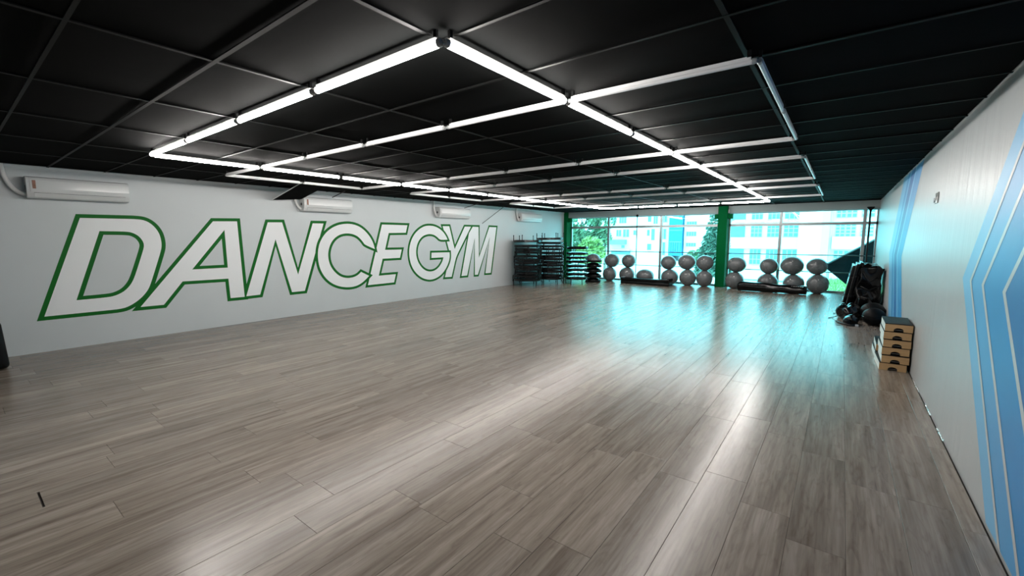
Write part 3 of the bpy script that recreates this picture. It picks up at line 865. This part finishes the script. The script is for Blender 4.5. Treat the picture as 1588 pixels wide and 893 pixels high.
fo = MB(); rf = random.Random(9)
def foil(y0, y1, label):
    vs = []; fs = []; n = max(6, int((y1-y0)/.02)); 
    for i in range(n+1):
        t = i/n; y = y0+(y1-y0)*t
        w = .006 + .008*abs(math.sin(t*17)) * rf.uniform(.4, 1)
        vs += [(XR-.001, y, .004+rf.uniform(0,.010)), (XR-w*.5, y, .003+rf.uniform(0,.006)), (XR-w, y, .002)]
    for i in range(n):
        for k in (0, 1): fs.append((i*3+k, (i+1)*3+k, (i+1)*3+k+1, i*3+k+1))
    o = MB().add(vs, fs).build('foil_underlay', M['foil'])
    tag(o, label, 'foil', 'foil peeking out along the right wall')
foil(6.25, 6.80, 'crumpled silver foil strip at the wall foot nearest the step stack')
foil(5.50, 5.85, 'short crumpled foil strip at the foot of the right wall, second from the steps')
foil(4.85, 5.15, 'crumpled foil strip at the wall foot just beyond the blue chevrons')

# ================================================================== OUTSIDE
ground = MB().box(-90, 60, YB+.5, 140, -3.9, -3.6).build('paving', M['paving'])
tag(ground, 'bright pale paving outside the windows', 'paving', kind='structure')

def bld_window(parent, x0, x1, z0, z1, yf, bars=2, mt='win_far', hb=0):
    w = MB().box(x0, x1, yf-.10, yf+.05, z0, z1).build('window', M['frame_far'], parent)
    t = max((x1-x0)/(max(bars,1)*14), .03)
    n = bars+1
    for i in range(n):
        a = x0+(x1-x0)*i/n+t; b = x0+(x1-x0)*(i+1)/n-t
        rows = hb+1
        for j in range(rows):
            c = z0+(z1-z0)*j/rows+t; d = z0+(z1-z0)*(j+1)/rows-t
            MB().box(a, b, yf-.13, yf-.10, c, d).build('pane', M[mt], w)

bA = empty('office_building', (-7, 60, -3.6)); bA.location = (0,0,0)
MB().box(-11.3, -4.0, 60, 70, -3.6, 12).build('wall', M['facade'], bA)
MB().box(-4.0, -1.2, 58.6, 70, -3.6, 12.5).build('stair_tower', M['facade'], bA)
MB().box(-1.85, -1.2, 58.5, 58.6, -3.6, 12.5).build('tower_pilaster', M['facade_pale'], bA)
MB().box(-1.2, 9.0, 60, 70, -3.6, 12).build('wall', M['facade'], bA)
for z0, z1 in ((.31, 1.62), (-3.4, -1.75)):
    MB().box(-11.3, -4.0, 59.4, 60, z0, z1).build('balcony_band', M['facade'], bA)
    MB().box(-.94, 9.0, 59.4, 60, z0+.05, z1+.10).build('balcony_band', M['facade'], bA)
for z0, z1 in ((1.70, 3.15), (-1.60, .22), (3.75, 5.7)):
    MB().box(-11.2, -9.6, 59.9, 60.1, z0, z1).build('blue_infill', M['win_far'], bA)
    for a, b in ((-8.95,-7.75), (-7.22,-6.0), (-5.55,-4.1)):
        bld_window(bA, a, b, z0, z1, 60, 2, hb=2)
    for a, b in ((-.70,.15), (.2,1.1), (1.45,2.6), (3.2,5.2)):
        bld_window(bA, a, b, z0, z1, 60, 1, hb=3)
for a, b in ((-10.8,-9.6), (-9.2,-7.2), (-6.8,-5.2)):
    MB().add([(a,59.0,3.45),(b,59.0,3.45),(b,60,3.75),(a,60,3.75),(a,59.0,3.52),(b,59.0,3.52),(b,60,3.84),(a,60,3.84)],
             [(0,3,2,1),(4,5,6,7),(0,1,5,4),(1,2,6,5),(2,3,7,6),(3,0,4,7)]).build('awning', M['facade'], bA)
MB().tube([(-5.1,59.2,5.2),(-4.1,59.2,3.7)], .08, 6).build('diagonal_brace', M['facade'], bA)
MB().tube([(-1.10,59.8,-3),(-1.10,59.8,5)], .14, 8).build('downpipe', M['facade_pale'], bA)
tag(bA, 'white office block with balcony bands and stair tower beyond the right window', 'building')

bB = empty('apartment_block', (0,0,0))
MB().box(-50, -31.2, 100, 112, -3.6, 20).build('wall', M['facade'], bB)
for (a, b, z0, z1, k) in ((-45.0,-43.9,5.0,6.9,0), (-43.2,-41.4,5.0,6.9,2), (-43.9,-42.6,1.9,3.5,1), (-42.2,-40.6,1.7,3.6,1), (-39.6,-38.9,2.2,3.3,0), (-42.5,-41.7,-.9,-.2,1), (-36.2,-35.4,5.2,6.6,0), (-34.9,-33.9,4.7,6.8,1),
                       (-36.3,-35.7,2.0,3.4,0), (-35.3,-34.5,1.0,3.6,0), (-33.2,-31.8,5.0,6.8,1), (-33.2,-31.9,1.2,3.6,1), (-33.3,-32.0,-2.4,.6,1), (-36.2,-35.2,-1.3,.2,0)):
    bld_window(bB, a, b, z0, z1, 100, k)
MB().box(-45.4, -41.2, 98.6, 100, .0, 1.1).build('green_awning', M['green_awning'], bB)
MB().box(-45.4, -39.8, 98.2, 100, -1.5, -1.2).build('canopy', M['facade_pale'], bB)
MB().box(-45.0, -40.3, 99.7, 100.05, -2.4, -1.5).build('shop_front', M['win_far'], bB)
tag(bB, 'white apartment block with small windows beyond the left window', 'building')
bC = empty('blue_tower', (0,0,0))
MB().box(-31.0, -28.2, 99, 110, -2.4, 9.5).build('cladding', M['blue_clad'], bC)
MB().add([(-31.0,98.7,6.0),(-28.2,98.7,5.5),(-28.2,99,5.5),(-31.0,99,6.0),(-31.0,98.7,6.35),(-28.2,98.7,5.9),(-28.2,99,5.9),(-31.0,99,6.35)],
         [(0,3,2,1),(4,5,6,7),(0,1,5,4),(1,2,6,5),(2,3,7,6),(3,0,4,7)]).build('white_band', M['facade'], bC)
for z in (3.1, .55): MB().box(-31.0, -28.2, 98.9, 99.02, z, z+.22).build('floor_band', M['win_far'], bC)
for k in range(5): MB().box(-30.7+.5*k, -30.6+.5*k, 98.9, 99.02, -1.9, .5).build('fin', M['win_far'], bC)
tag(bC, 'narrow bright blue clad tower beyond the left window', 'building')
bD = empty('low_white_block', (0,0,0))
MB().box(-28.0, -20.0, 100, 110, -3.6, 20).build('wall', M['facade'], bD)
for z0, z1 in ((4.4,5.1), (1.9,2.9), (-.35,.45)): bld_window(bD, -27.5, -25.4, z0, z1, 100, 3)
tag(bD, 'white block with strip windows right of the blue tower', 'building')

def leaves(parent, centre, rad, n, size, mt, seed, name='foliage', cone=False):
    rl = random.Random(seed); vs = []; fs = []
    for i in range(n):
        while True:
            p = Vector((rl.uniform(-1,1), rl.uniform(-1,1), rl.uniform(-1,1)))
            if cone:
                t = (p.z+1)/2
                if math.hypot(p.x, p.y) < (1-t)*.98+.02: break
            elif .25 < p.length < 1: break
        q = Vector((centre[0]+p.x*rad[0], centre[1]+p.y*rad[1], centre[2]+p.z*rad[2]))
        if noise.noise(q*1.3) < -.22 and not cone: continue
        a = Vector((rl.uniform(-1,1), rl.uniform(-1,1), rl.uniform(-1,1))).normalized()
        b = a.orthogonal().normalized(); c = a.cross(b)
        s = size*rl.uniform(.6, 1.3); o = len(vs)
        vs += [q + b*s, q + c*s*.45, q - b*s, q - c*s*.45]
        fs.append((o, o+1, o+2, o+3))
    me = bpy.data.meshes.new(name); me.from_pydata(vs, [], fs)
    o = put(name, me, M[mt], parent); o['kind'] = 'stuff'
    return o
def tree(x, y, zb, h, crowns, mt, seed, label, n=1500, size=.16, cone=False, name='tree'):
    t = empty(name, (0,0,0))
    MB().tube([(x,y,zb),(x+.05,y,zb+h*.5),(x,y+.05,zb+h*.92)], [.14,.10,.03], 8).build('trunk', M['bark'], t, smooth=True)
    for i, (c, r) in enumerate(crowns): leaves(t, c, r, n, size, mt, seed+i, cone=cone)
    tag(t, label, 'tree')
tree(-13.9, 26.0, -3.6, 7.2, [((-14.0,26,3.0),(1.1,1.3,1.5)), ((-14.2,26.2,1.2),(.9,1.2,1.3))], 'leaf', 21, 'leafy green tree at the left edge of the window', 1700, .15)
tree(-12.9, 27.5, -3.6, 7.4, [((-13.1,27.5,3.3),(1.0,1.2,1.3)), ((-13.3,27.5,1.6),(.8,1.0,1.0))], 'leaf', 31, 'looser green tree before the white apartment block', 1300, .14)
tree(-12.55, 24.8, -3.6, 4.6, [((-12.55,24.8,.75),(.85,.9,1.0))], 'leaf_lime', 41, 'low yellow-green bushy tree below the leafy ones', 2200, .13)
tree(-8.9, 40.0, -3.6, 8.0, [((-8.75,40,1.6),(1.55,1.5,3.2))], 'leaf_dark', 51, 'dark conical evergreen behind the middle green pillar', 2600, .22, cone=True, name='conifer_tree')
tree(-7.0, 34.0, -3.6, 7.0, [((-6.62,34,1.2),(.28,.5,2.6))], 'leaf_dark', 61, 'slim dark tree just right of the middle green pillar', 1500, .16, name='conifer_tree')
tree(-10.6, 45.0, -3.6, 3.6, [((-11.0,45,-.2),(1.3,1.0,.75))], 'leaf', 71, 'round green bush below the strip windows', 1500, .18, name='bush')

# dark canvas canopy pitched just outside the right window
cp = empty('canvas_canopy', (0,0,0))
prof = [(-.40,.70),(-.37,.62),(.22,.10),(1.9,.02),(1.9,2.15),(.85,1.60),(-.30,.79)]
MB().extrude(prof, 17.95, 18.35, axis='y').build('canvas', M['awning_dark'], cp, bevel=.02, smooth=.6)
for yy in (17.93, 18.37):
    MB().tube([(-.40,yy,.745),(.85,yy,1.61),(1.9,yy,2.16)], .018, 6).build('hem', M['rail'], cp)
MB().tube([(1.2,18.15,-3.6),(1.2,18.15,.2)], .04, 8).build('post', M['rail'], cp)
tag(cp, 'dark pointed canvas canopy outside the right window', 'canopy')

gr = empty('grass_bank', (0,0,0))
MB().add([(-.9,17.2,-.75),(3,17.2,-.75),(3,22,-.05),(-.9,22,-.05),(-.9,17.2,-3.6),(3,17.2,-3.6),(3,22,-3.6),(-.9,22,-3.6)],
         [(0,1,2,3),(4,7,6,5),(0,4,5,1),(1,5,6,2),(2,6,7,3),(3,7,4,0)]).build('soil', M['grass'], gr)
rg = random.Random(4); vs = []; fs = []
for i in range(5000):
    x = rg.uniform(-.9, 1.6); y = rg.uniform(17.2, 22); z = -.75 + (y-17.2)/4.8*.70
    a = rg.uniform(0, 6.28); w = .012; h_ = rg.uniform(.05, .16); o = len(vs)
    dx, dy = math.cos(a)*w, math.sin(a)*w
    vs += [(x-dx,y-dy,z),(x+dx,y+dy,z),(x+rg.uniform(-.05,.05),y+rg.uniform(-.05,.05),z+h_)]; fs.append((o,o+1,o+2))
me = bpy.data.meshes.new('grass_blades'); me.from_pydata(vs, [], fs)
o = put('grass_blades', me, M['grass'], gr); o['kind'] = 'stuff'
tag(gr, 'green grass bank below the canopy outside the right window', 'grass')
